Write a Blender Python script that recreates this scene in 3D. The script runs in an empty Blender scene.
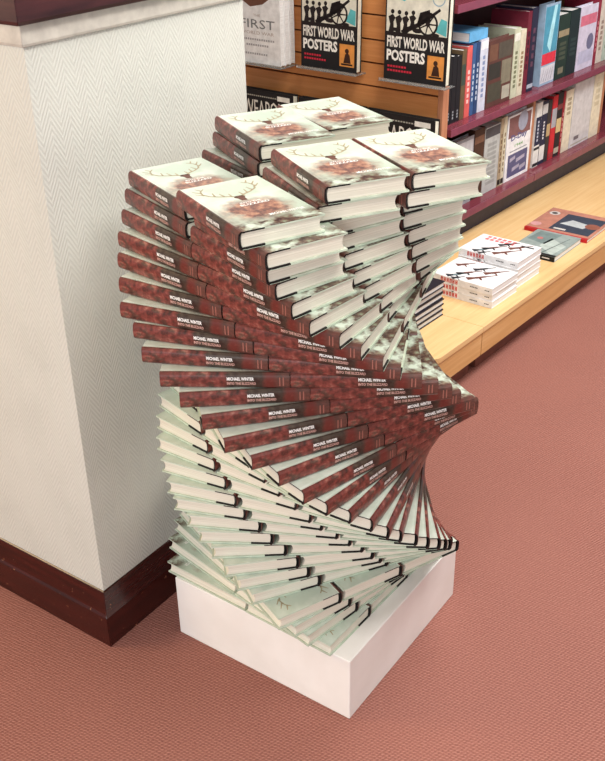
import bpy, math, random
from mathutils import Matrix, Vector
random.seed(7)
S = bpy.context.scene
C = S.collection
PI = math.pi
def rad(a): return math.radians(a)
# ------------------------------------------------------------------ camera
F_PX, PITCH, YAW, ROLL = 1002.34, 0.51021, 0.95280, 0.01945
CAM = Vector((-1.2387, -0.7787, 1.6195))
cy, sy, cp, sp, cr, sr = math.cos(YAW), math.sin(YAW), math.cos(PITCH), math.sin(PITCH), math.cos(ROLL), math.sin(ROLL)
fwd = Vector((sy*cp, cy*cp, -sp)); rt = Vector((cy, -sy, 0)); dn = fwd.cross(rt)
rt2 = cr*rt + sr*dn; dn2 = -sr*rt + cr*dn
cam_d = bpy.data.cameras.new('camera'); cam = bpy.data.objects.new('camera', cam_d); C.objects.link(cam)
M = Matrix((rt2, -dn2, -fwd)).transposed().to_4x4(); M.translation = CAM
cam.matrix_world = M
cam_d.sensor_fit = 'HORIZONTAL'; cam_d.sensor_width = 36.0; cam_d.lens = F_PX/605*36
cam_d.clip_start = 0.02; cam_d.clip_end = 60
S.camera = cam
# ------------------------------------------------------------------ view, world, lights
vs = S.view_settings
S.display_settings.display_device = 'sRGB'
vs.view_transform = 'Standard'; vs.look = 'None'; vs.gamma = 1.0; vs.use_curve_mapping = False
vs.exposure = 0.0
W_ = bpy.data.worlds.new('shop_ambient'); S.world = W_; W_.use_nodes = True
W_.node_tree.nodes['Background'].inputs[0].default_value = (0.94, 0.97, 1.0, 1)
W_.node_tree.nodes['Background'].inputs[1].default_value = 0.62
def area(name, loc, target, sx, sy_, power, col):
    l = bpy.data.lights.new(name, 'AREA'); l.shape = 'RECTANGLE'; l.size = sx; l.size_y = sy_
    l.energy = power; l.color = col
    o = bpy.data.objects.new(name, l); C.objects.link(o); o.location = loc
    o.rotation_euler = (Vector(target)-Vector(loc)).to_track_quat('-Z', 'Y').to_euler()
    return o
area('panel_fill_light', (0.1, -0.9, 2.75), (0.2, -0.5, 0), 1.3, 0.5, 28, (1.0, 0.98, 0.93))
area('panel_fill_light', (2.4, -0.6, 2.75), (2.3, 0.0, 0), 1.6, 0.5, 60, (1.0, 0.98, 0.94))
area('panel_fill_light', (1.0, -0.1, 2.7), (1.9, 1.0, 0.8), 0.8, 0.5, 34, (1.0, 0.98, 0.94))  # added fill, aimed to brighten the slatted panel and its books
area('warm_fill_light', (-1.35, 2.5, 1.7), (-0.1, 0.9, 0.7), 0.8, 0.9, 32, (1.0, 0.74, 0.42))  # added warm fill out of view, turns the pillar's left face cream
area('left_fill_light', (-3.1, -0.8, 1.6), (0.2, 0.3, 0.3), 2.2, 1.8, 80, (0.98, 0.99, 1.0))  # added broad fill out of view, lifts the faces turned left

# ------------------------------------------------------------------ material helpers
def lin(c):
    r = []
    for v in c[:3]:
        v = v/255
        r.append(v/12.92 if v <= 0.04045 else ((v+0.055)/1.055)**2.4)
    return (*r, 1)
class N:
    def __init__(s, name, rough=0.6, spec=0.3):
        s.m = bpy.data.materials.new(name); s.m.use_nodes = True; s.t = s.m.node_tree
        s.b = s.t.nodes['Principled BSDF']; s.b.inputs['Roughness'].default_value = rough
        s.b.inputs['Specular IOR Level'].default_value = spec
        s.tc = None
    def node(s, t): return s.t.nodes.new(t)
    def link(s, a, b): s.t.links.new(a, b)
    def put(s, sock, v):
        if hasattr(v, 'is_output') or isinstance(v, bpy.types.NodeSocket): s.link(v, sock)
        else: sock.default_value = v
    def obj(s):
        if not s.tc:
            s.tc = s.node('ShaderNodeTexCoord'); s.sp = s.node('ShaderNodeSeparateXYZ'); s.link(s.tc.outputs['Object'], s.sp.inputs[0])
        return s.tc.outputs['Object']
    def xyz(s, i): s.obj(); return s.sp.outputs[i]
    def math(s, op, a, b=0.0, c=0.0, clamp=False):
        n = s.node('ShaderNodeMath'); n.operation = op; n.use_clamp = clamp
        s.put(n.inputs[0], a); s.put(n.inputs[1], b); s.put(n.inputs[2], c); return n.outputs[0]
    def band(s, v, lo, hi, soft):   # 1 inside lo..hi
        a = s.math('MULTIPLY', s.math('SUBTRACT', v, lo-soft/2), 1/soft, clamp=True)
        b = s.math('MULTIPLY', s.math('SUBTRACT', hi+soft/2, v), 1/soft, clamp=True)
        return s.math('MULTIPLY', a, b)
    def noise(s, scale, detail=3, rough=0.55, vec=None, dist=0.0):
        n = s.node('ShaderNodeTexNoise'); n.inputs['Scale'].default_value = scale; n.inputs['Detail'].default_value = detail
        n.inputs['Roughness'].default_value = rough; n.inputs['Distortion'].default_value = dist
        s.link(vec if vec is not None else s.obj(), n.inputs['Vector']); return n.outputs['Fac']
    def scaled(s, x, y, z):
        n = s.node('ShaderNodeMapping'); n.inputs['Scale'].default_value = (x, y, z); s.link(s.obj(), n.inputs[0]); return n.outputs[0]
    def ramp(s, v, stops):
        n = s.node('ShaderNodeValToRGB'); e = n.color_ramp.elements
        e[0].position, e[0].color = stops[0][0], lin(stops[0][1]); e[1].position, e[1].color = stops[-1][0], lin(stops[-1][1])
        for p, c in stops[1:-1]:
            k = e.new(p); k.color = lin(c)
        s.link(v, n.inputs[0]); return n.outputs[0]
    def mix(s, f, a, b):
        n = s.node('ShaderNodeMix'); n.data_type = 'RGBA'
        s.put(n.inputs[0], f)
        s.put(n.inputs[6], lin(a) if isinstance(a, tuple) else a); s.put(n.inputs[7], lin(b) if isinstance(b, tuple) else b)
        return n.outputs[2]
    def color(s, v): s.put(s.b.inputs['Base Color'], lin(v) if isinstance(v, tuple) else v); return s
    def bump(s, h, strength=0.3, dist=0.002):
        n = s.node('ShaderNodeBump'); n.inputs['Strength'].default_value = strength; n.inputs['Distance'].default_value = dist
        s.link(h, n.inputs['Height']); s.link(n.outputs[0], s.b.inputs['Normal']); return s
_cache = {}
def plain(col, rough=0.55, spec=0.3, var=0.08):
    key = (col, rough, spec, var)
    if key not in _cache:
        n = N('paint_%d_%d_%d' % col, rough, spec)
        f = n.noise(35, 3)
        d = tuple(max(0, int(c*(1-var))) for c in col); u = tuple(min(255, int(c*(1+var*0.6))) for c in col)
        n.color(n.ramp(f, [(0.3, d), (0.7, u)])); _cache[key] = n.m
    return _cache[key]
BW, BL, BT = 0.1476, 0.2206, 0.0291     # one tower book: width, length, thickness
# jacket front
def cover_mat(name, tone=0):
    n = N(name, 0.32, 0.4)
    x, y = n.xyz(0), n.xyz(1)
    nz = n.noise(34, 4, 0.6); nz2 = n.noise(90, 3, 0.6); nz3 = n.noise(16, 3)
    base = n.mix(n.math('MULTIPLY_ADD', y, 3.2, 0.45, clamp=True), (196, 210, 194), (222, 228, 217))
    base = n.mix(n.math('MULTIPLY', n.band(nz3, 0.5, 1.0, 0.2), 0.55), base, (168, 188, 168))
    # the animal's body: a red-brown mass below the middle
    ex = n.math('DIVIDE', n.math('ADD', x, 0.002), 0.060); ey = n.math('DIVIDE', n.math('ADD', y, 0.034), 0.048)
    r = n.math('ADD', n.math('MULTIPLY', ex, ex), n.math('MULTIPLY', ey, ey))
    r = n.math('ADD', r, n.math('MULTIPLY', n.math('SUBTRACT', nz, 0.5), 1.6))
    body = n.math('MULTIPLY', n.math('SUBTRACT', 1.2, r), 1.3, clamp=True)
    bc = n.ramp(nz2, [(0.34, (92, 62, 60)), (0.5, (142, 94, 80)), (0.66, (184, 138, 112))])
    col = n.mix(n.math('MULTIPLY', body, 0.95, clamp=True), base, bc)
    # heath at the foot and along the fold; foot darkened for shade between layers
    foot = n.math('MULTIPLY', n.band(y, -0.2, -0.074, 0.03), n.math('MULTIPLY', n.math('SUBTRACT', nz, 0.37), 6, clamp=True))
    col = n.mix(foot, col, n.ramp(nz2, [(0.36, (64, 42, 38)), (0.52, (104, 82, 68)), (0.68, (134, 144, 120))]))
    fold = n.math('MULTIPLY', n.band(x, -0.2, -0.060, 0.02), n.band(y, -0.2, -0.012, 0.07))
    col = n.mix(n.math('MULTIPLY', fold, 0.75), col, n.ramp(nz2, [(0.4, (92, 64, 58)), (0.62, (150, 128, 112))]))
    n.color(col); return n.m
M_COVER = cover_mat('jacket_front')
def spine_mat():
    n = N('jacket_spine', 0.30, 0.45)
    y, z = n.xyz(1), n.xyz(2)
    nz = n.noise(1, 4, 0.6, n.scaled(20, 62, 80)); nz2 = n.noise(1, 3, 0.6, n.scaled(20, 30, 45))
    red = n.ramp(nz, [(0.30, (50, 36, 32)), (0.43, (98, 49, 43)), (0.56, (128, 64, 57)), (0.68, (160, 108, 94))])
    dark = n.ramp(nz, [(0.35, (50, 34, 30)), (0.6, (74, 62, 52)), (0.75, (96, 84, 70))])
    patch = n.math('ADD', n.band(y, -0.068, -0.004, 0.012), n.math('MULTIPLY', n.band(nz2, 0.56, 1, 0.07), 0.75), clamp=True)
    tail = n.band(y, -0.2, -0.086, 0.01)
    col = n.mix(patch, red, dark)
    col = n.mix(n.math('MULTIPLY', n.band(y, -0.09, -0.068, 0.01), n.band(nz2, 0.35, 1, 0.1)), col, (100, 44, 38))
    col = n.mix(n.math('MULTIPLY', tail, 0.7), col, (84, 60, 52))
    n.color(col); return n.m
M_SPINE = spine_mat()
M_BACK = plain((190, 206, 186), 0.4)
M_BOARD = plain((196, 208, 188), 0.6, 0.2)
M_BLACK = plain((26, 22, 22), 0.6, 0.25)
def pages_mat(name, a, b, sc=900):
    n = N(name, 0.8, 0.1)
    f = n.noise(1, 2, 0.7, n.scaled(4, 4, sc))
    n.color(n.ramp(f, [(0.35, a), (0.65, b)])); n.bump(f, 0.25, 0.0006); return n.m
M_PAGES = pages_mat('page_edges', (206, 201, 184), (227, 222, 207))
M_PAGES_W = pages_mat('white_page_edges', (214, 212, 210), (240, 239, 238))
M_WHITE = plain((246, 244, 240), 0.5, 0.3, 0.02)
M_PINKTXT = plain((206, 160, 148), 0.5)
M_BARS = plain((150, 96, 84), 0.5)
M_ANTLER = plain((172, 160, 130), 0.5)
M_BROWN = plain((104, 70, 60), 0.5)

# ------------------------------------------------------------------ mesh helpers
class MB:
    def __init__(s): s.v = []; s.f = []; s.mi = []
    def box(s, x0, x1, y0, y1, z0, z1, m=0):
        k = len(s.v)
        s.v += [(x, y, z) for z in (z0, z1) for x, y in ((x0, y0), (x1, y0), (x1, y1), (x0, y1))]
        for q in ((0,3,2,1), (4,5,6,7), (0,1,5,4), (1,2,6,5), (2,3,7,6), (3,0,4,7)):
            s.f.append([k+i for i in q]); s.mi.append(m)
        return s
    def prism(s, pts, a0, a1, axis='y', m=0, mats=None, fn=None):
        # pts 2D outline, extruded along an axis between a0 and a1
        k = len(s.v); n = len(pts)
        P = {'y': lambda p, a: (p[0], a, p[1]), 'z': lambda p, a: (p[0], p[1], a), 'x': lambda p, a: (a, p[0], p[1])}[axis] if fn is None else fn
        s.v += [P(p, a0) for p in pts] + [P(p, a1) for p in pts]
        s.f.append([k+i for i in range(n)]); s.f.append([k+n+i for i in reversed(range(n))]); s.mi += [m, m]
        for i in range(n):
            j = (i+1) % n
            s.f.append([k+i, k+n+i, k+n+j, k+j]); s.mi.append(mats[i] if mats else m)
        return s
    def strip(s, inner, outer, a0, a1, mats):   # open C profile with thickness, extruded along y
        k = len(s.v); n = len(inner)
        for L_ in (inner, outer):
            for a in (a0, a1): s.v += [(p[0], a, p[1]) for p in L_]
        I0, I1, O0, O1 = k, k+n, k+2*n, k+3*n
        for i in range(n-1):
            m = mats[i]
            s.f.append([O0+i, O0+i+1, O1+i+1, O1+i]); s.f.append([I0+i, I1+i, I1+i+1, I0+i+1])
            s.f.append([I0+i, I0+i+1, O0+i+1, O0+i]); s.f.append([I1+i, O1+i, O1+i+1, I1+i+1]); s.mi += [m]*4
        for i, m in ((0, mats[0]), (n-1, mats[-1])):
            s.f.append([I0+i, O0+i, O1+i, I1+i]); s.mi.append(m)
        return s
    def build(s, name, mats, parent=None, smooth=False, bevel=0):
        me = s.mesh(name, mats, smooth)
        return link(name, me, parent, bevel)
    def mesh(s, name, mats, smooth=False):
        import bmesh
        me = bpy.data.meshes.new(name); me.from_pydata(s.v, [], s.f)
        for m in (mats if isinstance(mats, (list, tuple)) else [mats]): me.materials.append(m)
        me.polygons.foreach_set('material_index', s.mi)
        bm = bmesh.new(); bm.from_mesh(me); bmesh.ops.recalc_face_normals(bm, faces=bm.faces); bm.to_mesh(me); bm.free()
        if smooth: me.polygons.foreach_set('use_smooth', [True]*len(me.polygons))
        me.update(); return me
def link(name, me, parent=None, bevel=0):
    o = bpy.data.objects.new(name, me); C.objects.link(o)
    if parent: o.parent = parent
    if bevel:
        b = o.modifiers.new('edge', 'BEVEL'); b.width = bevel; b.segments = 2; b.limit_method = 'ANGLE'
    return o
def tag(o, label=None, cat=None, group=None, kind=None):
    for k, v in (('label', label), ('category', cat), ('group', group), ('kind', kind)):
        if v: o[k] = v
    return o
def empty(name, loc, rz=0, label=None, cat=None, group=None):
    o = bpy.data.objects.new(name, None); C.objects.link(o); o.empty_display_size = 0.03
    o.location = loc; o.rotation_euler = (0, 0, rz); return tag(o, label, cat, group)
def text_flat(s, w, h, bold=0.0):
    """word as list of (verts2d, faces), scaled to fill w x h, lower left corner at 0,0"""
    cu = bpy.data.curves.new('t', 'FONT'); cu.body = s; cu.size = 1; cu.offset = bold; cu.resolution_u = 2
    o = bpy.data.objects.new('t', cu); C.objects.link(o)
    dg = bpy.context.evaluated_depsgraph_get(); me = bpy.data.meshes.new_from_object(o.evaluated_get(dg))
    vs_ = [v.co.copy() for v in me.vertices]; fs = [list(p.vertices) for p in me.polygons]
    bpy.data.objects.remove(o); bpy.data.curves.remove(cu); bpy.data.meshes.remove(me)
    x0 = min(v.x for v in vs_); x1 = max(v.x for v in vs_); y0 = min(v.y for v in vs_); y1 = max(v.y for v in vs_)
    return [((v.x-x0)/(x1-x0)*w, (v.y-y0)/(y1-y0)*h) for v in vs_], fs
class Flat:
    """flat printed shapes laid on a face; fr maps (a, b, lift) to 3D"""
    def __init__(s, fr): s.fr = fr; s.mb = MB(); s.mats = []; s.k = 0
    def mi(s, m):
        if m not in s.mats: s.mats.append(m)
        return s.mats.index(m)
    def poly(s, pts, m, lift=0):
        k = len(s.mb.v); s.k += 1
        s.mb.v += [s.fr(a, b, lift) for a, b in pts]; s.mb.f.append(list(range(k, k+len(pts)))); s.mb.mi.append(s.mi(m)); return s
    def rect(s, a0, b0, a1, b1, m, lift=0): return s.poly([(a0, b0), (a1, b0), (a1, b1), (a0, b1)], m, lift)
    def disc(s, a, b, r, m, lift=0, n=14, ry=None): return s.poly([(a+r*math.cos(2*PI*i/n), b+(ry or r)*math.sin(2*PI*i/n)) for i in range(n)], m, lift)
    def line(s, pts, w0, w1, m, lift=0):
        n = len(pts)
        for i in range(n-1):
            (a, b), (c, d) = pts[i], pts[i+1]; L_ = math.hypot(c-a, d-b) or 1e-6; nx, ny = -(d-b)/L_, (c-a)/L_
            u = w0+(w1-w0)*i/(n-1); v = w0+(w1-w0)*(i+1)/(n-1)
            s.poly([(a-nx*u/2, b-ny*u/2), (c-nx*v/2, d-ny*v/2), (c+nx*v/2, d+ny*v/2), (a+nx*u/2, b+ny*u/2)], m, lift)
        return s
    def ring(s, a, b, r0, r1, m, lift=0, n=20):
        for i in range(n):
            t0, t1 = 2*PI*i/n, 2*PI*(i+1)/n
            s.poly([(a+r*math.cos(t), b+r*math.sin(t)) for r, t in ((r0, t0), (r1, t0), (r1, t1), (r0, t1))], m, lift)
        return s
    def text(s, t, a, b, w, h, m, lift=0, bold=0.0):
        vs_, fs = text_flat(t, w, h, bold); k = len(s.mb.v)
        s.mb.v += [s.fr(a+x, b+y, lift) for x, y in vs_]
        for f in fs: s.mb.f.append([k+i for i in f]); s.mb.mi.append(s.mi(m))
        return s
    def mesh(s, name):
        me = bpy.data.meshes.new(name); me.from_pydata(s.mb.v, [], s.mb.f)
        for m in s.mats: me.materials.append(m)
        me.polygons.foreach_set('material_index', s.mb.mi); me.update(); return me
    def build(s, name, parent): return link(name, s.mesh(name), parent)

# ------------------------------------------------------------------ the setting
def structure(name, mb, m, bevel=0): return tag(mb.build(name, m, None, False, bevel), kind='structure')
# carpet
n = N('carpet', 0.95, 0.05)
mp = n.node('ShaderNodeMapping'); mp.inputs['Rotation'].default_value = (0, 0, rad(52)); n.link(n.obj(), mp.inputs[0])
sp2 = n.node('ShaderNodeSeparateXYZ'); n.link(mp.outputs[0], sp2.inputs[0])
big = n.noise(2.2, 3); fine = n.noise(230, 3, 0.8); wob = n.noise(40, 2)
cx_ = n.math('ADD', n.math('MULTIPLY', sp2.outputs[0], 2*PI/0.0125), n.math('MULTIPLY', wob, 5))
row_ = n.math('SINE', n.math('ADD', n.math('MULTIPLY', sp2.outputs[1], 2*PI/0.0085), n.math('MULTIPLY', wob, 2.2)))
sgn_ = n.math('MULTIPLY', n.math('SIGN', row_), PI/2)
h = n.math('MULTIPLY', n.math('ABSOLUTE', row_), n.math('MULTIPLY_ADD', n.math('SINE', n.math('ADD', cx_, sgn_)), 0.5, 0.5))
c1 = n.ramp(n.math('ADD', n.math('MULTIPLY', h, 0.34), n.math('MULTIPLY', fine, 0.8)), [(0.22, (104, 64, 57)), (0.48, (146, 96, 86)), (0.76, (178, 128, 116))])
col = n.mix(n.math('MULTIPLY', n.band(big, 0.5, 1, 0.25), 0.2), c1, (164, 112, 100))
n.color(col); n.bump(h, 0.45, 0.002); M_CARPET = n.m
structure('floor', MB().box(-4, 8, -4, 6, -0.05, 0), M_CARPET)
n = N('ceiling_paint', 0.9, 0.1); n.color(n.ramp(n.noise(20), [(0.3, (232, 228, 220)), (0.7, (242, 240, 234))])); M_CEIL = n.m
structure('ceiling', MB().box(-4, 8, -4, 6, 2.9, 2.95), M_CEIL)
# embossed herringbone wallpaper
def wallpaper(name, axis):
    n = N(name, 0.7, 0.25)
    a = n.xyz(axis); z = n.xyz(2)
    p = 0.046
    tri = n.math('ABSOLUTE', n.math('SUBTRACT', n.math('FRACT', n.math('DIVIDE', a, p)), 0.5))
    ph = n.math('FRACT', n.math('DIVIDE', n.math('ADD', z, n.math('MULTIPLY', tri, 0.078)), 0.0135))
    ridge = n.math('ABSOLUTE', n.math('SUBTRACT', ph, 0.5))
    ridge = n.math('MULTIPLY', ridge, n.math('ADD', 0.6, n.math('MULTIPLY', n.noise(60), 0.8)))
    col = n.ramp(n.math('ADD', n.math('MULTIPLY', ridge, 0.6), n.math('MULTIPLY', n.noise(7), 0.5)), [(0.2, (192, 192, 184)), (0.5, (204, 204, 196))])
    n.color(col); n.bump(ridge, 0.7, 0.0019); return n.m
M_WPX = wallpaper('wallpaper_x', 0); M_WPY = wallpaper('wallpaper_y', 1)
PX, PY, PX2, PY2 = -0.105, 0.577, 0.481, 2.6
mb = MB().box(PX, PX2, PY, PY2, 0, 2.9)
mb.mi = [0, 0, 0, 1, 0, 1]
tag(mb.build('wall_pillar', [M_WPX, M_WPY]), kind='structure')
# varnished baseboard, with a sloped cap
n = N('mahogany', 0.22, 0.5)
g = n.noise(1, 4, 0.6, n.scaled(6, 6, 90))
c = n.ramp(g, [(0.3, (40, 14, 12)), (0.55, (58, 19, 16)), (0.75, (68, 24, 20))])
wear = n.band(n.noise(55, 4, 0.7), 0.69, 1, 0.02); n.color(n.mix(n.math('MULTIPLY', wear, 0.7), c, (170, 120, 90))); n.bump(n.noise(30), 0.1, 0.001); M_MAHOG = n.m
prof = [(0, 0), (0.0205, 0), (0.0205, 0.083), (0.017, 0.090), (0.004, 0.138), (0, 0.141)]
def run(name, axis, a0, a1, p0, sgn=-1, m=None, prof_=prof):
    mb_ = MB(); k = 0; out = []
    for a_end, mit in ((a0, 1), (a1, 0)):
        for o, z in prof_:
            a = a_end - (o if mit else 0)
            out.append((a, p0-o, z) if axis == 'x' else (p0-o, a, z))
    nn = len(prof_); mb_.v = out
    mb_.f = [list(range(nn)), list(range(nn, 2*nn))] + [[i, (i+1) % nn, nn+(i+1) % nn, nn+i] for i in range(nn)]; mb_.mi = [0]*len(mb_.f)
    return tag(mb_.build(name, m or M_MAHOG, None, False, 0.0012), kind='structure')
run('baseboard_right', 'x', PX, PX2, PY); run('baseboard_left', 'y', PY, PY2, PX)
n = N('dark_rail', 0.3, 0.4); n.color(n.ramp(n.noise(1, 4, 0.6, n.scaled(6, 6, 60)), [(0.3, (46, 22, 26)), (0.7, (74, 36, 38))])); M_RAIL = n.m
pr2 = [(0, 1.338), (0.022, 1.338), (0.026, 1.345), (0.026, 1.50), (0, 1.51)]
run('trim_1', 'x', PX, PX2, PY, m=M_RAIL, prof_=pr2); run('trim_2', 'y', PY, PY2, PX, m=M_RAIL, prof_=pr2)
M_STRIP = plain((196, 190, 180), 0.5)
pr3 = [(0, 1.300), (0.006, 1.301), (0.008, 1.306), (0.008, 1.338), (0, 1.338)]
run('trim_3', 'x', PX, PX2, PY, m=M_STRIP, prof_=pr3); run('trim_4', 'y', PY, PY2, PX, m=M_STRIP, prof_=pr3)

# ------------------------------------------------------------------ plinth
n = N('white_board', 0.35, 0.4); n.color(n.ramp(n.noise(9), [(0.3, (234, 230, 224)), (0.7, (243, 240, 235))])); n.bump(n.noise(120), 0.03, 0.001); M_PLINTH = n.m
o = MB().box(0, 0.46, 0, 0.4588, 0, 0.16).build('display_plinth', M_PLINTH, None, False, 0.002)
tag(o, 'low square white plinth on the carpet under the twisted book tower', 'plinth')

# ------------------------------------------------------------------ one tower book
def arc_profile(off, w, t, bulge=0.0022, r=0.0035):
    """C outline from fore edge top round the spine to fore edge bottom, inset by off"""
    x1 = w/2; xs = -w/2+off
    pts = [(x1, t-off), (-w/2+0.045, t-off), (-w/2+0.0135, t-off), (-w/2+0.0105, t-off-0.0005), (-w/2+0.0075, t-off)]
    hh = t-2*off
    for i in range(9):
        a = i/8; z = t-off-a*hh; dz = min(a, 1-a)*hh
        inset = bulge*(2*a-1)**2 + (r-math.sqrt(max(0, r*r-(r-min(dz, r))**2)))*0.7
        pts.append((xs+inset, z))
    pts += [(-w/2+0.0075, off), (-w/2+0.0105, off+0.0005), (-w/2+0.0135, off), (-w/2+0.045, off), (x1, off)]
    return pts
jo = arc_profile(0, BW, BT); ji = arc_profile(0.0005, BW, BT)
nS = len(jo)-1
jm = [0]*4 + [0] + [1]*8 + [1] + [2]*4
jm = (jm+[2]*nS)[:nS]; jm[3] = 0; jm[4] = 1; jm[13] = 1
JACKET = MB().strip(ji, jo, -BL/2, BL/2, jm).mesh('dust_jacket', [M_COVER, M_SPINE, M_BACK])
co = arc_profile(0.0006, BW, BT); ci = arc_profile(0.0031, BW, BT)
cm = [1] + [0]*(nS-2) + [1]
CASE = MB().strip(ci, co, -BL/2+0.0004, BL/2-0.0004, cm).mesh('case_binding', [M_BLACK, M_BOARD])
pg = []
px0, px1 = -BW/2+0.0085, BW/2-0.0035; pz0, pz1 = 0.0033, BT-0.0033
for i in range(7):
    a = i/6; pg.append((px0-0.0016*(1-(2*a-1)**2), pz0+a*(pz1-pz0)))
for i in range(7):
    a = i/6; pg.append((px1-0.0045*(1-(2*a-1)**2), pz1-a*(pz1-pz0)))
PAGES = MB().prism(pg, -BL/2+0.0032, BL/2-0.0032).mesh('page_block', [M_PAGES])
xs = -BW/2-0.00015
f = Flat(lambda a, b, l: (xs-l, -a, b))     # a runs head to tail, b up the thickness
f.text('MICHAEL WINTER', 0.004, 0.0158, 0.046, 0.0064, M_WHITE, bold=0.035)
f.text('INTO THE BLIZZARD', 0.004, 0.0078, 0.049, 0.0050, M_PINKTXT, bold=0.03)
f.rect(0.0925, 0.006, 0.0945, 0.0225, M_BARS).rect(0.0985, 0.006, 0.1005, 0.0225, M_BARS)
SPTXT = f.mesh('spine_lettering')
f = Flat(lambda a, b, l: (a, b, BT+0.00012+l))
f.text('INTO THE', -0.014, -0.004, 0.036, 0.0062, M_WHITE, 0.0001, 0.02)
f.text('BLIZZARD', -0.018, -0.0145, 0.050, 0.0078, M_WHITE, 0.0001, 0.02)
f.text('MICHAEL WINTER', 0.002, -0.072, 0.060, 0.0080, M_WHITE, 0.0001, 0.02)
for sgn in (-1, 1):      # antlers: a main beam with tines, and the palm near the brow
    beam = [(0.004*sgn, 0.030), (0.014*sgn, 0.038), (0.027*sgn, 0.044), (0.040*sgn, 0.054), (0.046*sgn, 0.068), (0.043*sgn, 0.082), (0.034*sgn, 0.092)]
    f.line(beam, 0.0044, 0.0022, M_ANTLER)
    for (a, b), (c_, d) in (((0.020, 0.041), (0.022, 0.058)), ((0.033, 0.049), (0.030, 0.066)), ((0.045, 0.062), (0.056, 0.074)), ((0.045, 0.074), (0.055, 0.088)), ((0.040, 0.086), (0.046, 0.098)), ((0.010, 0.036), (0.009, 0.050))):
        f.line([(a*sgn, b), (c_*sgn, d)], 0.0036, 0.0016, M_ANTLER)
f.poly([(-0.006, 0.034), (-0.010, 0.028), (-0.006, 0.022), (-0.005, 0.010), (0.005, 0.010), (0.006, 0.022), (0.010, 0.028), (0.006, 0.034)], M_BROWN)
CVTXT = f.mesh('cover_print')
def book_parts(root, printed):
    for nm, me in (('dust_jacket', JACKET), ('case_binding', CASE), ('page_block', PAGES), ('spine_lettering', SPTXT)) + ((('cover_print', CVTXT),) if printed else ()):
        link(nm, me, root)

# ------------------------------------------------------------------ the tower
CEN = [(0.1372, 0.1992), (0.1374, 0.2064), (0.1341, 0.2052), (0.1281, 0.2051), (0.1265, 0.2045), (0.1309, 0.2092), (0.1282, 0.2183), (0.1375, 0.2112), (0.1363, 0.2176), (0.1383, 0.2105), (0.1454, 0.2077), (0.1475, 0.2058), (0.1435, 0.2006), (0.1556, 0.1869), (0.1625, 0.1855), (0.1564, 0.1824), (0.1622, 0.1875), (0.1692, 0.1953), (0.1735, 0.1975), (0.1753, 0.2004), (0.1852, 0.2096), (0.1979, 0.2087), (0.2082, 0.2122), (0.2189, 0.2158), (0.2195, 0.2224), (0.2269, 0.2307), (0.2299, 0.2426), (0.2121, 0.2268), (0.2225, 0.2399), (0.2233, 0.2523), (0.2222, 0.2543)]
PHI = [157.7, 160.3, 164.7, 169.6, 174.4, 183.2, 191.6, 196.9, 204.8, 212.2, 219.1, 227.1, 234.8, 240.2, 247.8, 255.4, 263.1, 270.8, 278.0, 284.7, 290.6, 295.8, 301.3, 307.2, 314.2, 320.1, 327.3, 336.8, 343.1, 349.6, 358.0]
LP, WP, TP, Z0 = 0.22242, 0.14971, 0.02948, 0.1602
ONES = 'zero first second third fourth fifth sixth seventh eighth ninth tenth eleventh twelfth thirteenth fourteenth fifteenth sixteenth seventeenth eighteenth nineteenth'.split()
def ordinal(i):
    if i < 20: return ONES[i]
    t, u = divmod(i, 10)
    if u == 0: return {2: 'twentieth', 3: 'thirtieth'}[t]
    return {2: 'twenty', 3: 'thirty'}[t]+'-'+ONES[u]
def project(p):
    d = Vector(p)-CAM; return (302.5+F_PX*d.dot(rt2)/d.dot(fwd), 380.5+F_PX*d.dot(dn2)/d.dot(fwd), d.dot(fwd))
TOPLAB = {(33, 1, 0): 'topmost deer-cover hardcover in the middle of the tower, page end facing front',
          (33, 2, 0): 'topmost deer-cover hardcover at the right corner of the twisted tower',
          (33, 1, 1): 'deer-cover hardcover on top at the back left of the tower',
          (32, 0, 0): 'deer-cover hardcover on top at the front corner, red spine to the left',
          (32, 1, 0): 'hardcover directly under the topmost middle book, its red spine poking out left',
          (32, 1, 1): 'hardcover directly under the topmost back-left book, red spine showing',
          (32, 2, 0): 'hardcover directly under the topmost right-corner book, page end showing',
          (32, 2, 1): 'deer-cover hardcover farthest back on top, in front of the slatted panel',
          (31, 0, 1): 'deer-cover hardcover on top at the left corner of the tower, beside the pillar'}
COLN = {0: 'spine-out', 1: 'middle', 2: 'pages-out'}
def place(level, col, row, c, phi, off=(0, 0), jit=True):
    n_ = Vector((math.cos(rad(phi)), math.sin(rad(phi)))); u = Vector((-n_.y, n_.x))
    j = (random.uniform(-.0005, .0005), random.uniform(-.0007, .0007), random.uniform(-.25, .25)) if jit else (0, 0, 0)
    p = Vector(c) + n_*((1-col)*WP+off[1]+j[0]) + u*((0.5-row)*LP+off[0]+j[1])
    z = Z0+(level-1)*TP
    key = (level, col, row)
    if key in TOPLAB: lab = TOPLAB[key]
    else:
        # the pair mates in a column: tell them apart by which one stands further left in the photo
        q = Vector(c) + n_*((1-col)*WP) - u*((0.5-row)*LP)
        a = project((p.x, p.y, z)); b = project((q.x, q.y, z))
        if abs(a[0]-b[0]) > 25: w = 'left' if a[0] < b[0] else 'right'
        else: w = 'near' if a[2] < b[2] else 'far'
        lab = 'deer-cover hardcover, %s layer up from the white plinth, %s one of its %s pair' % (ordinal(level), w, COLN[col])
    o = empty('hardcover_book', (p.x, p.y, z), rad(phi+180+j[2]), lab, 'book', 'deer-cover hardcovers of the twisted tower')
    book_parts(o, key in TOPLAB or level <= 6 or level >= 29)
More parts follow.
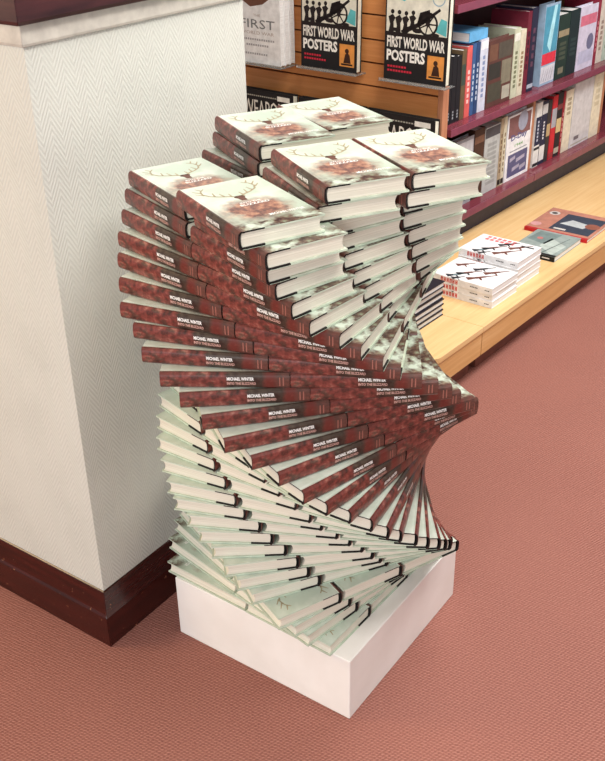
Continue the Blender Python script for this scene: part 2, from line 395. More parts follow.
for k in range(31):
    level = 31-k
    for col in range(3):
        for row in range(2):
            f7 = max(0.0, 1-(k+1)/8); f12 = max(0.0, 1-(k+1)/12)
            off = {(0, 0): (0.035*max(0, 1-(k)/2), 0), (0, 1): (0, 0), (1, 0): (-0.028*f7, -0.006*f7), (1, 1): (-0.045*f7, -0.024*f7),
                   (2, 0): (-0.026*f7-0.016*max(0, 1-k/5), -0.010*f7), (2, 1): (-0.14*f12, -0.075*f12)}[(col, row)]
            place(level, col, row, CEN[k], PHI[k], off)
def place_at(level, col, row, front, th):      # front corner of the spine side and the direction the spine runs in
    u = Vector((math.cos(rad(th)), math.sin(rad(th)))); w = Vector((-u.y, u.x))
    q = Vector(front)+w*(BW/2)-u*(BL/2)
    o = empty('hardcover_book', (q.x, q.y, Z0+(level-1)*TP), rad(th+90), TOPLAB[(level, col, row)], 'book', 'deer-cover hardcovers of the twisted tower')
    book_parts(o, True)
place_at(32, 0, 0, (-0.1810, 0.0830), -115.2)
place_at(32, 1, 0, (-0.0300, 0.0500), -121.5)
place_at(32, 1, 1, (0.1027, 0.2640), -120.4)
place_at(32, 2, 0, (0.1000, -0.0335), -119.6)
place_at(32, 2, 1, (0.3369, 0.2746), -118.2)
place_at(33, 1, 0, (-0.0195, 0.0411), -122.0)
place_at(33, 1, 1, (0.1047, 0.2604), -120.9)
place_at(33, 2, 0, (0.1073, -0.0381), -122.0)

# ------------------------------------------------------------------ shop fittings, turned a little from the pillar
BETA = rad(-3.7)
sx_, sy_ = Vector((math.cos(BETA), math.sin(BETA))), Vector((-math.sin(BETA), math.cos(BETA)))
def wp(x, y, z=0): p = sx_*x+sy_*y; return Vector((p.x, p.y, z))
def at(o, x, y, z, r=0): o.location = wp(x, y, z); o.rotation_euler[2] = BETA+r; return o
def wood(name, a, b, c_, sc=(3, 60, 60), rough=0.35):
    n = N(name, rough, 0.4); g = n.noise(1, 5, 0.6, n.scaled(*sc), 0.6); g2 = n.noise(2.5, 2)
    n.color(n.ramp(n.math('ADD', n.math('MULTIPLY', g, 0.7), n.math('MULTIPLY', g2, 0.3)), [(0.32, a), (0.5, b), (0.68, c_)])); return n.m
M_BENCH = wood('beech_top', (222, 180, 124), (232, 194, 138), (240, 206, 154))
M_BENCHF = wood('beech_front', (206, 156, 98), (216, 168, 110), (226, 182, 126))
M_SLAT = wood('slatwall_wood', (190, 120, 66), (204, 136, 80), (216, 150, 94), (60, 3, 60), 0.45)
M_GROOVE = plain((92, 48, 26), 0.7)
M_MAROON = wood('maroon_laminate', (104, 44, 56), (118, 52, 64), (132, 62, 74), (2, 30, 30), 0.22)
M_MAROONF = plain((126, 62, 82), 0.3, 0.5)
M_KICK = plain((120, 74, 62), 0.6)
M_PANEL = wood('oak_panel', (170, 112, 80), (184, 126, 94), (196, 140, 108), (60, 60, 3), 0.45)
M_BACKP = plain((70, 36, 38), 0.6); M_BASE_SHADE = plain((66, 62, 76), 0.5)
HB = 0.1824
def rounded(x0, x1, y0, y1, r, corners, n_=6):
    pts = []
    for i, (cx, cy_, a0) in enumerate(((x0+r, y0+r, 180), (x1-r, y0+r, 270), (x1-r, y1-r, 0), (x0+r, y1-r, 90))):
        if i in corners: pts += [(cx+r*math.cos(rad(a0+90*k/n_)), cy_+r*math.sin(rad(a0+90*k/n_))) for k in range(n_+1)]
        else: pts.append(((x0, x1, x1, x0)[i], (y0, y0, y1, y1)[i]))
    return pts
# end platform (in front of the slatted panel) and the long platform
def platform(x0, x1, y0, y1, corners, label, seams):
    root = at(empty('display_platform', (0, 0, 0), 0, label, 'platform', None), 0, 0, 0)
    P = rounded(x0, x1, y0, y1, 0.035, corners)
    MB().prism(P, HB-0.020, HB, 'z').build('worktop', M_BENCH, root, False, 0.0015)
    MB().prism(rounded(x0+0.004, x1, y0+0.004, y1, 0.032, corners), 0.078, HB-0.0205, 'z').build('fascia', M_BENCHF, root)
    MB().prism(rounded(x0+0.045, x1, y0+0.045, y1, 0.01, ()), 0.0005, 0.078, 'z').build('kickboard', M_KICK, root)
    return root
platform(1.140, 1.4320, 0.515, 2.5, (0,), 'light beech end piece of the low platform, rounded corner by the tower', ())
platform(1.4335, 4.2, 0.515, 0.9995, (), 'long low beech platform under the maroon shelves, holding book stacks', ())
platform(1.4335, 1.84, 1.0, 2.5, (), 'beech platform section at the foot of the slatted end panel', ())
# slatted end panel
root = at(empty('slatwall_panel', (0, 0, 0), 0, 'orange wood slatted end panel with grooves, displaying face-out books', 'display panel'), 0, 0, 0)
mb = MB(); zs = [0.1835, 0.36, 0.45, 0.53, 0.61, 0.692, 0.774, 0.856, 0.936, 1.020, 1.10, 1.18, 1.26, 1.34, 1.42]
gz = []
for a, b in zip(zs[:-1], zs[1:]): mb.box(1.841, 1.853, 0.972, 2.5, a+0.003, b-0.003)
mb.build('slats', M_SLAT, root, False, 0.001)
MB().box(1.8535, 1.872, 0.972, 2.5, 0.1835, 1.42).build('backing_board', M_GROOVE, root)
MB().box(1.836, 1.875, 0.950, 0.9715, 0.1835, 1.42).build('edge_trim', M_PANEL, root, False, 0.002)
# shelving: maroon shelves between wooden uprights
root = at(empty('shelving_unit', (0, 0, 0), 0, 'maroon shelving bay running off to the right behind the platform', 'shelving'), 0, 0, 0)
for z0, z1 in ((0.285, 0.3145), (0.628, 0.6545), (1.045, 1.072), (1.40, 1.427)):
    for xa, xb in ((1.878, 2.574), (2.578, 3.32), (3.322, 4.2)):
        sh = MB().box(xa, xb, 0.938, 1.2585, z0, z1).build('shelf', M_MAROON, root, False, 0.001)
        MB().box(xa, xb, 0.935, 0.9378, z0, z1).build('shelf_edging', M_MAROONF, sh, False, 0.0008)
for z0, z1 in ((0.315, 0.6275), (0.655, 1.0445), (1.0725, 1.3995)):
    for xa in ((2.606, 3.30, 4.1) if z0 < 0.4 else (3.30, 4.1)): MB().box(xa, xa+0.022, 0.985, 1.2585, z0, z1).build('upright', M_PANEL, root)
MB().box(1.878, 4.2, 1.259, 1.275, 0.19, 1.43).build('back_panel', M_BACKP, root)
MB().box(1.878, 4.2, 1.001, 1.02, 0.0, 0.2845).build('plinth_board', M_BASE_SHADE, root)  # base board; its slate colour paints in the shadow below the lowest shelf

# ------------------------------------------------------------------ generic books for the fittings
def stood_book(x, y, z, w, d, h, jacket, label, name='book', pages=M_PAGES_W, lean=0.0, rz=0.0, art=None, spine_out=True, group=None, cat='book', bands=None):
    """local frame: x across, -y to the viewer, z up.  spine_out: w is the thickness; else w is the cover width"""
    root = at(empty(name, (0, 0, 0), 0, label, cat, group), x, y, z, rz)
    root.rotation_euler = (lean, 0, BETA+rz) if lean else root.rotation_euler
    t = 0.0022
    if spine_out:
        mb = MB().box(-w/2, -w/2+t, 0, d, 0, h).box(w/2-t, w/2, 0, d, 0, h).box(-w/2+t, w/2-t, 0, t, 0, h)
        c_ = mb.build('cover', jacket, root)
        MB().box(-w/2+t+0.0002, w/2-t-0.0002, t+0.0005, d-0.004, 0.003, h-0.003).build('page_block', pages, root)
        fr = lambda a, b, l: (a, -0.0003-l, b)
    else:
        c_ = MB().box(-w/2, w/2, 0, t, 0, h).box(-w/2, w/2, d-t, d, 0, h).box(-w/2, -w/2+t, t, d-t, 0, h).build('cover', jacket, root)
        MB().box(-w/2+t+0.0003, w/2-0.003, t+0.0003, d-t-0.0003, 0.003, h-0.008).build('page_block', pages, root)
        fr = lambda a, b, l: (a, -0.0003-l, b)
    if bands or art:
        f = Flat(fr)
        for bb in (bands or ()):
            b0, b1, col_ = bb[:3]; ww = bb[3] if len(bb) > 3 else 0.96
            f.rect(-w/2*ww, h*b0, w/2*ww, h*b1, plain(col_), len(bb) > 3 and 0.0001 or 0)
        if art: art(f, w, h)
        f.build('cover_print' if not spine_out else 'spine_print', root)
    return root
P_ = plain
BLK = P_((30, 28, 30)); CRM = P_((226, 222, 204)); 
# face-out books on the slatted panel
def poster_art(f, w, h):
    cream, teal, blk = P_((226, 222, 206)), P_((96, 186, 190)), P_((34, 26, 26))
    f.rect(-w/2*.96, h*.50, w/2*.96, h*.985, cream)
    f.poly([(w*.30, h*.56), (w*.47, h*.52), (w*.47, h*.68), (w*.38, h*.70)], teal, .0001)
    f.poly([(-w*.40, h*.88), (-w*.20, h*.84), (-w*.06, h*.93), (-w*.22, h*.98), (-w*.40, h*.97)], teal, .0001)
    f.rect(-w/2*.96, h*.46, w/2*.96, h*.515, blk, .0002)
    for a, b, r in ((.02, .55, .05), (-.18, .53, .04), (.3, .525, .04), (-.34, .54, .04)): f.disc(w*a, h*b, w*r*1.6, blk, .0002, 10, h*r*.5)
    f.ring(w*.18, h*.63, w*.125, w*.155, blk, .0003)
    for k in range(7):
        a = k*PI*2/7; f.line([(w*.18, h*.63), (w*.18+w*.14*math.cos(a), h*.63+w*.14*math.sin(a))], w*.022, w*.016, blk, .0003)
    f.disc(w*.18, h*.63, w*.035, blk, .0004)
    f.line([(-w*.20, h*.53), (w*.08, h*.63), (w*.36, h*.79)], w*.07, w*.035, blk, .0003)
    f.poly([(w*.0, h*.60), (w*.05, h*.74), (w*.20, h*.78), (w*.22, h*.66)], blk, .0003)
    for a, b, s_ in ((-.40, .56, 1.0), (-.29, .55, 1.05), (-.18, .57, .9), (-.07, .60, .8)):      # crouching gunners
        f.poly([(w*(a-.045), h*(b-.05)), (w*(a+.045), h*(b-.05)), (w*(a+.035), h*(b+.06*s_)), (w*(a+.065), h*(b+.10*s_)), (w*(a+.02), h*(b+.14*s_)), (w*(a-.05), h*(b+.11*s_)), (w*(a-.02), h*(b+.03))], blk, .0003)
        f.disc(w*(a+.015), h*(b+.165*s_), w*.030, blk, .0004, 10)
    f.text('FIRST WORLD WAR', -w*.46, h*.350, w*.92, h*.122, P_((238, 234, 226)), .0003, .035)
    f.text('POSTERS', -w*.46, h*.205, w*.62, h*.122, P_((244, 242, 236)), .0003, .04)
    f.rect(w*.20, h*.06, w*.46, h*.31, P_((226, 150, 74)), .0002)
    f.disc(w*.33, h*.235, w*.035, P_((60, 34, 22)), .0003); f.poly([(w*.27, h*.10), (w*.40, h*.10), (w*.38, h*.19), (w*.35, h*.215), (w*.30, h*.20)], P_((60, 34, 22)), .0003)
    f.rect(w*.23, h*.075, w*.43, h*.095, P_((40, 24, 20)), .0004)
    for b, ln in ((.135, .28), (.090, .36)):        # two small red lines, too small to read
        for k in range(int(ln/.04)): f.rect(w*(-.44+k*.045), h*b, w*(-.44+k*.045+.034), h*(b+.022), P_((206, 44, 66)), .0003)
    f.ring(w*.33, h*.90, w*.085, w*.10, P_((150, 176, 190)), .0004)
for y0, lab in ((1.045, 'black war posters book face-out on the slatted panel, nearest the shelves'), (1.415, 'black war posters book face-out on the slatted panel, left of the other copy')):
    b = stood_book(1.793, y0, 0.822, 0.252, 0.028, 0.31, BLK, lab, 'poster_book', CRM, lean=-0.02, rz=-PI/2, art=poster_art, spine_out=False, group=None)
def white_art(f, w, h):
    g, g2 = P_((120, 122, 124)), P_((186, 170, 164))
    f.poly([(-w*.42, h*.98), (-w*.36, h*.78), (-w*.16, h*.70), (w*.12, h*.74), (w*.34, h*.84), (w*.40, h*.98)], P_((112, 74, 58)), .0001)
    f.poly([(-w*.30, h*.98), (-w*.20, h*.80), (w*.05, h*.80), (w*.20, h*.98)], P_((176, 150, 130)), .0002)
    f.text('THE', -w*.10, h*.585, w*.16, h*.030, g2, .0002)
    f.text('FIRST', -w*.40, h*.44, w*.78, h*.11, g, .0002)
    f.text('WORLD WAR', -w*.40, h*.365, w*.76, h*.04, g2, .0002)
    for b, a0, a1 in ((.29, -.40, .36), (.22, -.28, .20), (.11, -.36, .16)):
        k = a0
        while k < a1: f.rect(w*k, h*b, w*(k+.035), h*(b+.024), P_((168, 166, 168)), .0002); k += .052
for i, xx in enumerate((1.752, 1.780, 1.808)):
    stood_book(xx, 1.712, 0.815, 0.215, 0.0265, 0.29, P_((240, 240, 240)), ('front', 'middle', 'rearmost')[i]+' copy of the white first-war book on the slatted panel beside the pillar', 'war_history_book', M_PAGES_W, lean=0, rz=-PI/2, art=white_art if i == 0 else None, spine_out=False, group='white war histories on the slatted panel')
# clear ledges holding them
n = N('clear_acrylic', 0.08, 0.5); n.b.inputs['Transmission Weight'].default_value = 0.85; n.color((235, 240, 240)); M_ACR = n.m
for y0, w_, d_, z_, lab in ((1.045, 0.27, 0.062, 0.8185, 'clear ledge under the posters book nearest the shelves'), (1.415, 0.27, 0.062, 0.8185, 'clear ledge under the left posters book on the slatted panel'), (1.712, 0.235, 0.098, 0.8115, 'clear ledge under the white books on the slatted panel')):
    r = at(empty('acrylic_ledge', (0, 0, 0), 0, lab, 'ledge'), 1.840-d_, y0, z_, -PI/2)
    MB().box(-w_/2, w_/2, 0, d_, -0.003, 0).build('tray', M_ACR, r); MB().box(-w_/2, w_/2, -0.003, -0.0002, -0.003, 0.008).build('lip', M_ACR, r)
# black weapons books at the foot of the panel
def weapons_art(f, w, h):
    f.text('WEAPONS', -w*.40, h*.685, w*.84, h*.20, P_((232, 230, 224)), .0002, .0)
    for k in range(20): f.rect(w*(-.36+k*.038), h*.925, w*(-.36+k*.038+.026), h*.940, P_((170, 168, 160)), .0002)
    f.rect(w*.22, h*.91, w*.44, h*.965, P_((236, 236, 230)), .0003)
    f.poly([(-w*.40, h*.30), (w*.38, h*.36), (w*.38, h*.40), (w*.1, h*.41), (-w*.40, h*.38)], P_((120, 118, 112)), .0002)
for i, y0 in enumerate((1.093, 1.40, 1.715)):
    stood_book(1.782, y0, 0.3715, 0.297 if i < 2 else 0.28, 0.03, 0.335, BLK, ('black weapons book standing at the right end below the slatted grooves', 'black weapons book in the middle of three, hidden behind the tower', 'black weapons book beside the pillar, left end of three')[i], 'weapons_book', CRM, rz=-PI/2, art=weapons_art, spine_out=False, group='black weapons books below the grooves')
r = at(empty('book_ledge', (0, 0, 0), 0, 'dark wooden ledge along the slatted panel under the black weapons books', 'ledge'), 0, 0, 0)
MB().box(1.765, 1.8405, 0.972, 2.0, 0.352, 0.371).build('ledge_board', M_BACKP, r)

# ------------------------------------------------------------------ shelved books
YS = 0.982
UZ, LZ = 0.6552, 0.3152
def bars(col_, b0, b1, w_=0.5, n_=8):
    def a(f, w, h):
        for k in range(n_):
            b = b0+(b1-b0)*k/n_; f.rect(-w*w_/2, h*b, w*w_/2, h*(b+(b1-b0)/n_*0.65), P_(col_), .0002)
    return a
def SB(x0, x1, z, h, col_, label, **k):
    g = k.pop('g', None)
    return stood_book((x0+x1)/2, k.pop('y', YS), z, (x1-x0)-0.001, k.pop('d', 0.16), h, P_(col_), label, group=g, **k)
G1 = 'thin black paperbacks at the left end of the upper shelf'
for i in range(4): SB(1.882+i*.031, 1.912+i*.031, UZ, 0.235-0.004*(i % 2), (26, 27, 32), 'thin black paperback, %s from the panel at the upper shelf\'s left end' % ONES[i+1], g=G1, art=bars((150, 156, 160), .06, .2, .3, 3))
SB(2.007, 2.037, UZ, 0.245, (104, 84, 60), 'olive-brown paperback between black books and the salmon-red spine', bands=[(.5, .8, (60, 74, 66))])
SB(2.040, 2.076, UZ, 0.252, (214, 96, 92), 'salmon-red spined book on the upper shelf next to blue ones', art=bars((240, 200, 196), .2, .7, .4, 6))
SB(2.078, 2.104, UZ, 0.256, (58, 92, 140), 'blue spined book on the upper shelf beside the salmon-red one', art=bars((190, 205, 222), .2, .75, .35, 7))
SB(2.106, 2.132, UZ, 0.256, (44, 70, 112), 'darker blue spined book next to the pale spine, upper shelf', art=bars((190, 205, 222), .2, .75, .35, 7))
SB(2.134, 2.190, UZ, 0.262, (206, 210, 226), 'pale lavender-white spined book right of the two blue spines', bands=[(.86, .97, (232, 232, 240))], art=bars((130, 146, 184), .2, .8, .3, 8))
r = at(empty('book', (0, 0, 0), 0, 'light blue book lying flat across the blue and pale spines', 'book'), 2.115, YS+0.004, UZ+0.2625)
MB().box(-0.06, 0.07, 0, 0.15, 0, 0.002).box(-0.06, 0.07, 0, 0.15, 0.032, 0.034).box(-0.06, 0.07, 0, 0.002, 0.002, 0.032).build('cover', P_((104, 174, 222)), r)
MB().box(-0.058, 0.068, 0.0022, 0.147, 0.0022, 0.0318).build('page_block', M_PAGES_W, r)
def photo_grid(f, w, h):
    for a, b, c_, d, k in ((-.46, .08, .1, .36, (74, 72, 60)), (-.46, .42, .02, .66, (52, 50, 46)), (.06, .30, .46, .66, (128, 122, 104)), (-.1, .70, .46, .94, (84, 78, 68)), (-.46, .70, -.14, .94, (112, 78, 62)), (.14, .06, .46, .26, (176, 172, 156))): f.rect(w*a, h*b, w*c_, h*d, P_(k), .0002)
SB(2.196, 2.385, UZ, 0.245, (92, 58, 52), 'brown face-out photo book on the upper shelf beside a cream spine', spine_out=False, d=0.025, art=photo_grid)
SB(2.390, 2.437, UZ, 0.262, (198, 202, 176), 'cream-green spine right of the brown photo book', bands=[(.82, .93, (226, 226, 214))], art=bars((120, 124, 96), .15, .7, .4, 8))
SB(2.439, 2.484, UZ, 0.25, (214, 208, 184), 'cream spined book left of the dark red spine, upper shelf', art=bars((150, 130, 100), .15, .7, .4, 8))
SB(2.488, 2.520, UZ, 0.31, (110, 32, 50), 'tall dark red spined book on the upper shelf', art=bars((60, 24, 40), .3, .8, .4, 5))
SB(2.522, 2.574, UZ, 0.318, (34, 36, 60), 'tall navy-black spined book right of the dark red one', bands=[(.04, .09, (170, 176, 190))], art=bars((90, 60, 80), .3, .8, .4, 5))
def mag_art(f, w, h):
    f.rect(-w*.47, h*.40, w*.47, h*.97, P_((78, 150, 178)), .0001); f.poly([(-w*.2, h*.5), (w*.1, h*.97), (w*.30, h*.97), (w*.05, h*.4)], P_((170, 224, 236)), .0002)
    f.rect(-w*.47, h*.26, w*.47, h*.40, P_((214, 52, 70)), .0003); f.rect(-w*.47, h*.03, w*.47, h*.24, P_((206, 206, 214)), .0002)
    for k in range(5): f.line([(-w*.4+k*w*.16, h*.05), (-w*.25+k*w*.15, h*.2)], w*.03, w*.015, P_((120, 124, 140)), .0003)
SB(2.632, 2.762, UZ, 0.315, (150, 176, 200), 'face-out book with blue picture and red band on upper shelf', spine_out=False, d=0.03, art=mag_art)
SB(2.768, 2.868, UZ, 0.258, (30, 52, 44), 'thick dark green spine with a beige label on the upper shelf', bands=[(.66, .76, (150, 138, 110)), (.08, .18, (120, 116, 96), .5)], art=bars((70, 80, 66), .3, .6, .6, 4))
SB(2.870, 2.960, UZ, 0.262, (20, 40, 42), 'plain dark green-black spined book, left of the lavender cover', art=bars((40, 60, 60), .3, .6, .6, 4))
def lav_art(f, w, h):
    f.rect(-w*.47, h*.70, w*.47, h*.86, P_((206, 110, 132)), .0002); f.disc(w*.2, h*.42, w*.2, P_((110, 110, 140)), .0002); f.rect(-w*.40, h*.1, w*.42, h*.3, P_((186, 186, 210)), .0002)
SB(2.966, 3.135, UZ, 0.262, (206, 200, 220), 'lavender-white face-out book with pink band, right side of upper shelf', spine_out=False, d=0.03, art=lav_art)
SB(3.138, 3.165, UZ, 0.272, (140, 36, 58), 'thin crimson spine right of the lavender face-out book', art=bars((200, 120, 130), .2, .7, .4, 6))
SB(3.167, 3.228, UZ, 0.268, (206, 196, 184), 'beige spined book near the right frame edge on the upper shelf', art=bars((150, 130, 120), .2, .7, .4, 6))
SB(3.230, 3.298, UZ, 0.272, (176, 190, 176), 'grey-green spined book at the right end of the upper shelf', art=bars((110, 124, 110), .2, .7, .4, 6))
# lower shelf
def grey_art(f, w, h):
    f.rect(-w*.47, h*.05, w*.47, h*.40, P_((92, 98, 112)), .0001); f.rect(-w*.47, h*.42, w*.47, h*.95, P_((196, 194, 198)), .0001); f.disc(w*.30, h*.33, w*.07, P_((226, 226, 230)), .0002)
SB(1.935, 2.130, LZ, 0.26, (150, 148, 154), 'grey and white face-out book at the lower shelf\'s left end', spine_out=False, d=0.028, art=grey_art)
SB(2.135, 2.212, LZ, 0.272, (74, 48, 38), 'dark brown thick spine left of the pale grey book, lower shelf', bands=[(.3, .5, (110, 74, 50)), (.8, .9, (120, 84, 66))])
SB(2.215, 2.335, LZ, 0.262, (186, 188, 186), 'very thick pale grey book with dark top band on lower shelf', bands=[(.84, .985, (82, 80, 84))], art=bars((160, 162, 160), .12, .78, .6, 9))
SB(2.338, 2.362, LZ, 0.275, (176, 156, 128), 'tan spined book touching the thick pale grey book', bands=[(.02, .10, (36, 34, 30))], art=bars((110, 90, 66), .2, .8, .4, 7))
SB(2.364, 2.388, LZ, 0.275, (214, 206, 180), 'cream spined book just left of the invasion book', bands=[(.02, .10, (36, 34, 30))], art=bars((130, 110, 86), .2, .8, .4, 7))
def dday_art(f, w, h):
    f.rect(-w*.5, 0, w*.5, h*.99, P_((238, 238, 240)), 0); f.rect(-w*.45, h*.66, w*.45, h*.97, P_((132, 92, 92)), .0001); f.disc(w*.12, h*.86, w*.2, P_((164, 168, 186)), .0002)
    f.text('D-Day', -w*.33, h*.58, w*.66, h*.115, P_((92, 92, 140)), .0003, .03)
    f.text('1944', -w*.16, h*.49, w*.34, h*.05, P_((120, 170, 110)), .0003, .02)
    f.rect(-w*.40, h*.05, w*.41, h*.40, P_((92, 92, 128)), .0002)
    for a, b, c_, d in ((-.2, .12, .1, .2), (-.05, .24, .3, .32), (-.32, .28, -.1, .36), (.12, .09, .36, .18)): f.poly([(w*a, h*b), (w*c_, h*(b+.03)), (w*c_, h*d), (w*a, h*(d-.02))], P_((176, 170, 190)), .0003)
    f.rect(-w*.35, h*.435, w*.36, h*.452, P_((150, 156, 160)), .0003)
SB(2.395, 2.600, LZ, 0.268, (226, 226, 230), 'white-bordered D-Day book facing out on the lower shelf', spine_out=False, d=0.03, art=dday_art)
SB(2.640, 2.690, LZ, 0.272, (226, 226, 222), 'white spine with wide navy band beside the wooden upright', bands=[(.34, .78, (30, 36, 66)), (.27, .31, (26, 26, 34)), (.01, .06, (30, 30, 34))], art=bars((190, 196, 210), .4, .74, .25, 6))
SB(2.692, 2.742, LZ, 0.268, (34, 38, 64), 'navy spine with white foot, second right of the upright', bands=[(.06, .30, (222, 222, 220)), (.80, .95, (206, 206, 206))], art=bars((220, 220, 224), .4, .7, .25, 6))
SB(2.744, 2.780, LZ, 0.262, (52, 48, 48), 'charcoal spine with tan patch left of the red spine', bands=[(.42, .62, (184, 160, 120))])
SB(2.786, 2.832, LZ, 0.272, (196, 40, 50), 'red spine with grey upper half on the lower shelf', bands=[(.50, .80, (168, 168, 176)), (.02, .10, (160, 60, 60))])
SB(2.834, 2.884, LZ, 0.276, (34, 30, 34), 'black spine with beige label right of the red spine', bands=[(.38, .60, (206, 184, 136)), (.05, .14, (176, 168, 150)), (.74, .82, (120, 60, 60))])
SB(2.886, 2.906, LZ, 0.272, (150, 30, 42), 'thin dark red spine after the black one with beige label', art=bars((210, 150, 150), .2, .7, .4, 6))
SB(2.912, 2.985, LZ, 0.27, (222, 212, 190), 'cream thick spine right of the thin dark red one', art=bars((170, 156, 130), .6, .9, .5, 4))
def crm_art(f, w, h): f.rect(-w*.30, h*.1, -w*.05, h*.16, P_((110, 104, 110)), .0002); f.rect(-w*.44, h*.03, w*.44, h*.05, P_((176, 168, 150)), .0002)
SB(2.992, 3.190, LZ, 0.285, (206, 204, 206), 'large pale grey face-out book at the right end, lower shelf', spine_out=False, d=0.03, art=crm_art)
SB(3.195, 3.290, LZ, 0.285, (226, 216, 192), 'thick cream book against the right wooden upright, lower shelf', art=bars((206, 194, 166), .5, .9, .5, 4))

# ------------------------------------------------------------------ books lying on the platform
M_GUNW = P_((240, 240, 242)); M_RED = P_((206, 66, 58)); M_GUNB = P_((110, 66, 56)); M_GUNK = P_((50, 52, 58))
def arms_book(x, y, z, rz, label, title, group):
    """lying: spine faces -x, length runs along y (0.235), width along x (0.172)"""
    root = at(empty('firearms_book', (0, 0, 0), 0, label, 'book', group), x, y, z, rz)
    W2, L2, T2 = 0.175, 0.235, 0.0236
    MB().box(0, W2, 0, L2, 0, 0.0012).box(0, W2, 0, L2, T2-0.0012, T2).box(0, 0.0012, 0, L2, 0.0012, T2-0.0012).build('cover', M_GUNW, root)
    MB().box(0.0014, W2-0.0015, 0.0015, L2-0.0015, 0.0013, T2-0.0013).build('page_block', M_PAGES_W, root)
    f = Flat(lambda a, b, l: (-0.0003-l, L2-a, b))
    for k in range(6):
        a = 0.035+k*0.0115; f.rect(a, 0.004, a+0.0035, 0.0195, M_RED); f.rect(a+0.005, 0.004, a+0.0085, 0.0195, M_RED)
        f.rect(a+(0.0 if k % 2 else 0.003), 0.010 if k % 3 else 0.016, a+0.0085, 0.013 if k % 3 else 0.0195, M_RED)
    for k in range(5): f.rect(0.150+k*0.006, 0.010, 0.1545+k*0.006, 0.0135, M_GUNK)
    for k in range(3): f.rect(0.206+k*0.006, 0.010, 0.2105+k*0.006, 0.0135, M_GUNK)
    f.build('spine_lettering', root)
    f = Flat(lambda a, b, l: (b, L2-a, T2+0.0003+l))      # a to the right in the photo, b away
    def gun(a, b, ln, ang, m1, m2):
        ca, sa = math.cos(rad(ang))*1.15, math.sin(rad(ang))*1.15; b -= .006
        T = lambda p, q: (a+p*ca-q*sa*1.7, b+p*sa+q*ca*1.7)
        f.poly([T(0, -.004), T(ln*.28, -.002), T(ln*.30, .004), T(0, .009)], m1); f.poly([T(ln*.28, -.003), T(ln*.62, -.002), T(ln*.62, .004), T(ln*.28, .005)], m2)
        f.poly([T(ln*.62, -.0005), T(ln, -.0005), T(ln, .002), T(ln*.62, .003)], m2); f.poly([T(ln*.36, -.011), T(ln*.42, -.011), T(ln*.44, -.002), T(ln*.36, -.002)], m1)
    gun(0.125, 0.028, 0.095, 52, M_GUNB, M_GUNB); gun(0.075, 0.045, 0.08, 52, M_GUNK, M_GUNB); gun(0.055, 0.012, 0.07, 52, M_GUNK, P_((120, 140, 146)))
    gun(0.080, 0.004, 0.04, 52, M_GUNK, M_GUNK); gun(0.150, 0.100, 0.08, 52, M_GUNB, M_GUNB); gun(0.105, 0.108, 0.07, 52, M_GUNK, M_GUNK)
    if title:
        for r_ in range(2):
            for k in range(6): f.rect(0.03+k*0.02, 0.128+r_*0.022, 0.044+k*0.02, 0.144+r_*0.022, P_((226, 120, 122)))
        f.rect(0.17, 0.14, 0.22, 0.15, M_GUNK)
    else: gun(0.035, 0.11, 0.06, 52, M_GUNB, M_GUNB)
    f.build('cover_print', root)
for i in range(3): arms_book(1.568+(0, .003, -.002)[i], 0.562+(0, .002, .001)[i], HB+0.0004+i*0.0241, (0, .02, -.01)[i], ('bottom', 'middle', 'top')[i]+' white firearms book of the front stack of three by the platform edge', False, 'white firearms books in two stacks')
for i in range(4): arms_book(1.762+(0, .004, -.002, .002)[i], 0.575+(0, .003, -.002, .001)[i], HB+0.0004+i*0.0241, (0, -.02, .015, 0)[i], ('bottom', 'second lowest', 'second highest', 'top')[i]+' white firearms book of the taller stack behind the three', True, 'white firearms books in two stacks')
# striped stack partly behind the tower
for i in range(6):
    root = at(empty('black_bound_book', (0, 0, 0), 0, ('lowest', 'second lowest', 'third lowest', 'third highest', 'second highest', 'highest')[i]+' black-covered book in the striped stack beside the tower', 'book', 'black-covered books stacked beside the tower'), 1.195+random.uniform(-.003, .003), 0.667+random.uniform(-.003, .003), HB+0.0004+i*0.0207)
    MB().box(0, 0.235, 0, 0.165, 0, 0.003).box(0, 0.235, 0, 0.165, 0.0172, 0.0202).box(0, 0.235, 0.162, 0.165, 0.003, 0.0172).build('cover', P_((36, 32, 42)), root)
    MB().box(0.003, 0.232, 0.003, 0.1618, 0.0032, 0.0170).build('page_block', M_PAGES_W, root)
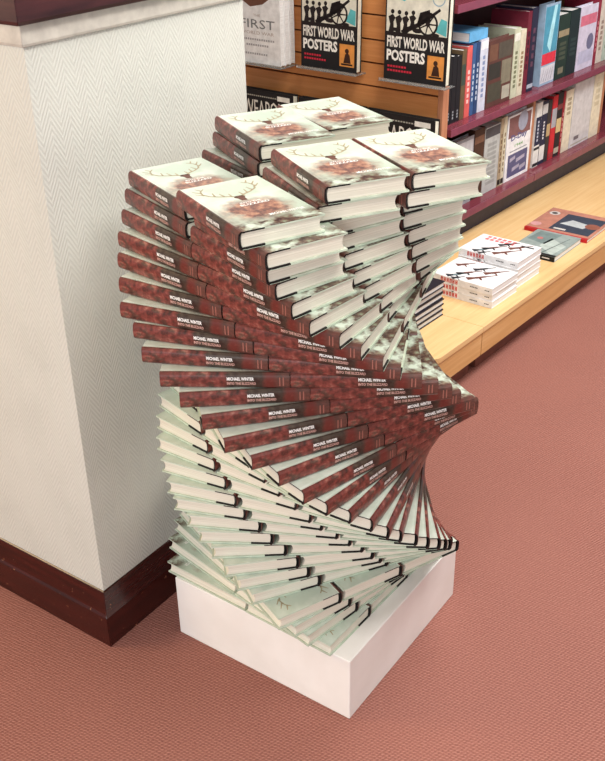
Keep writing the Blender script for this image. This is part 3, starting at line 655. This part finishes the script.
# flat books further along
root = at(empty('grey_cover_book', (0, 0, 0), 0, 'pale grey-green book with black spine end lying beside the white stacks', 'book'), 2.055, 0.575, HB+0.0004, 0.02)
MB().box(0, 0.235, 0, 0.18, 0, 0.002).box(0, 0.235, 0, 0.18, 0.018, 0.020).box(0, 0.003, 0, 0.18, 0.002, 0.018).build('cover', [P_((150, 164, 160))], root)
MB().box(0.0032, 0.232, 0.002, 0.178, 0.0022, 0.0178).build('page_block', M_PAGES_W, root)
f = Flat(lambda a, b, l: (a, b, 0.0203+l))
f.poly([(0.01, 0.02), (0.12, 0.01), (0.17, 0.09), (0.08, 0.10)], P_((186, 198, 192))); f.poly([(0.10, 0.09), (0.22, 0.07), (0.22, 0.16), (0.12, 0.17)], P_((120, 138, 136)))
f.line([(0.02, 0.06), (0.20, 0.03)], 0.006, 0.003, P_((96, 110, 108)), .0001); f.disc(0.15, 0.13, 0.012, P_((200, 120, 116)), .0001)
f.rect(0.0, 0.0, 0.016, 0.18, P_((28, 28, 30)), .0002); f.build('cover_print', root)
f = Flat(lambda a, b, l: (-0.0003-l, a, b)); f.rect(0.0, 0.0003, 0.18, 0.0197, P_((24, 24, 26))); f.rect(0.02, 0.008, 0.05, 0.012, P_((220, 220, 220)), .0002); f.build('spine_print', root)
root = at(empty('picture_book', (0, 0, 0), 0, 'red-brown picture book with a dark photo panel, farthest along the platform', 'book'), 2.300, 0.560, HB+0.0004, 0.03)
MB().box(0, 0.27, 0, 0.262, 0, 0.002).box(0, 0.27, 0, 0.262, 0.012, 0.014).box(0, 0.003, 0, 0.262, 0.002, 0.012).build('cover', [P_((186, 128, 110))], root)
MB().box(0.0032, 0.267, 0.002, 0.26, 0.0022, 0.0118).build('page_block', M_PAGES_W, root)
f = Flat(lambda a, b, l: (b, 0.262-a, 0.0143+l))
f.rect(0.085, 0.035, 0.25, 0.23, P_((58, 66, 82))); f.poly([(0.10, 0.11), (0.20, 0.10), (0.22, 0.15), (0.13, 0.17)], P_((190, 196, 198)), .0001); f.disc(0.225, 0.14, 0.03, P_((150, 92, 76)), .0002)
f.disc(0.035, 0.21, 0.022, P_((206, 200, 196)), .0001); f.disc(0.035, 0.21, 0.012, P_((70, 66, 66)), .0002); f.disc(0.022, 0.06, 0.022, P_((214, 160, 160)), .0001); f.rect(0.10, 0.045, 0.15, 0.06, P_((210, 206, 200)), .0002)
f.rect(0.0, 0.0, 0.262, 0.014, P_((188, 40, 44)), .0001); f.build('cover_print', root)
f = Flat(lambda a, b, l: (-0.0003-l, a, b)); f.rect(0.0, 0.0003, 0.262, 0.0137, P_((190, 34, 40))); f.build('spine_print', root)
bpy.context.view_layer.update()
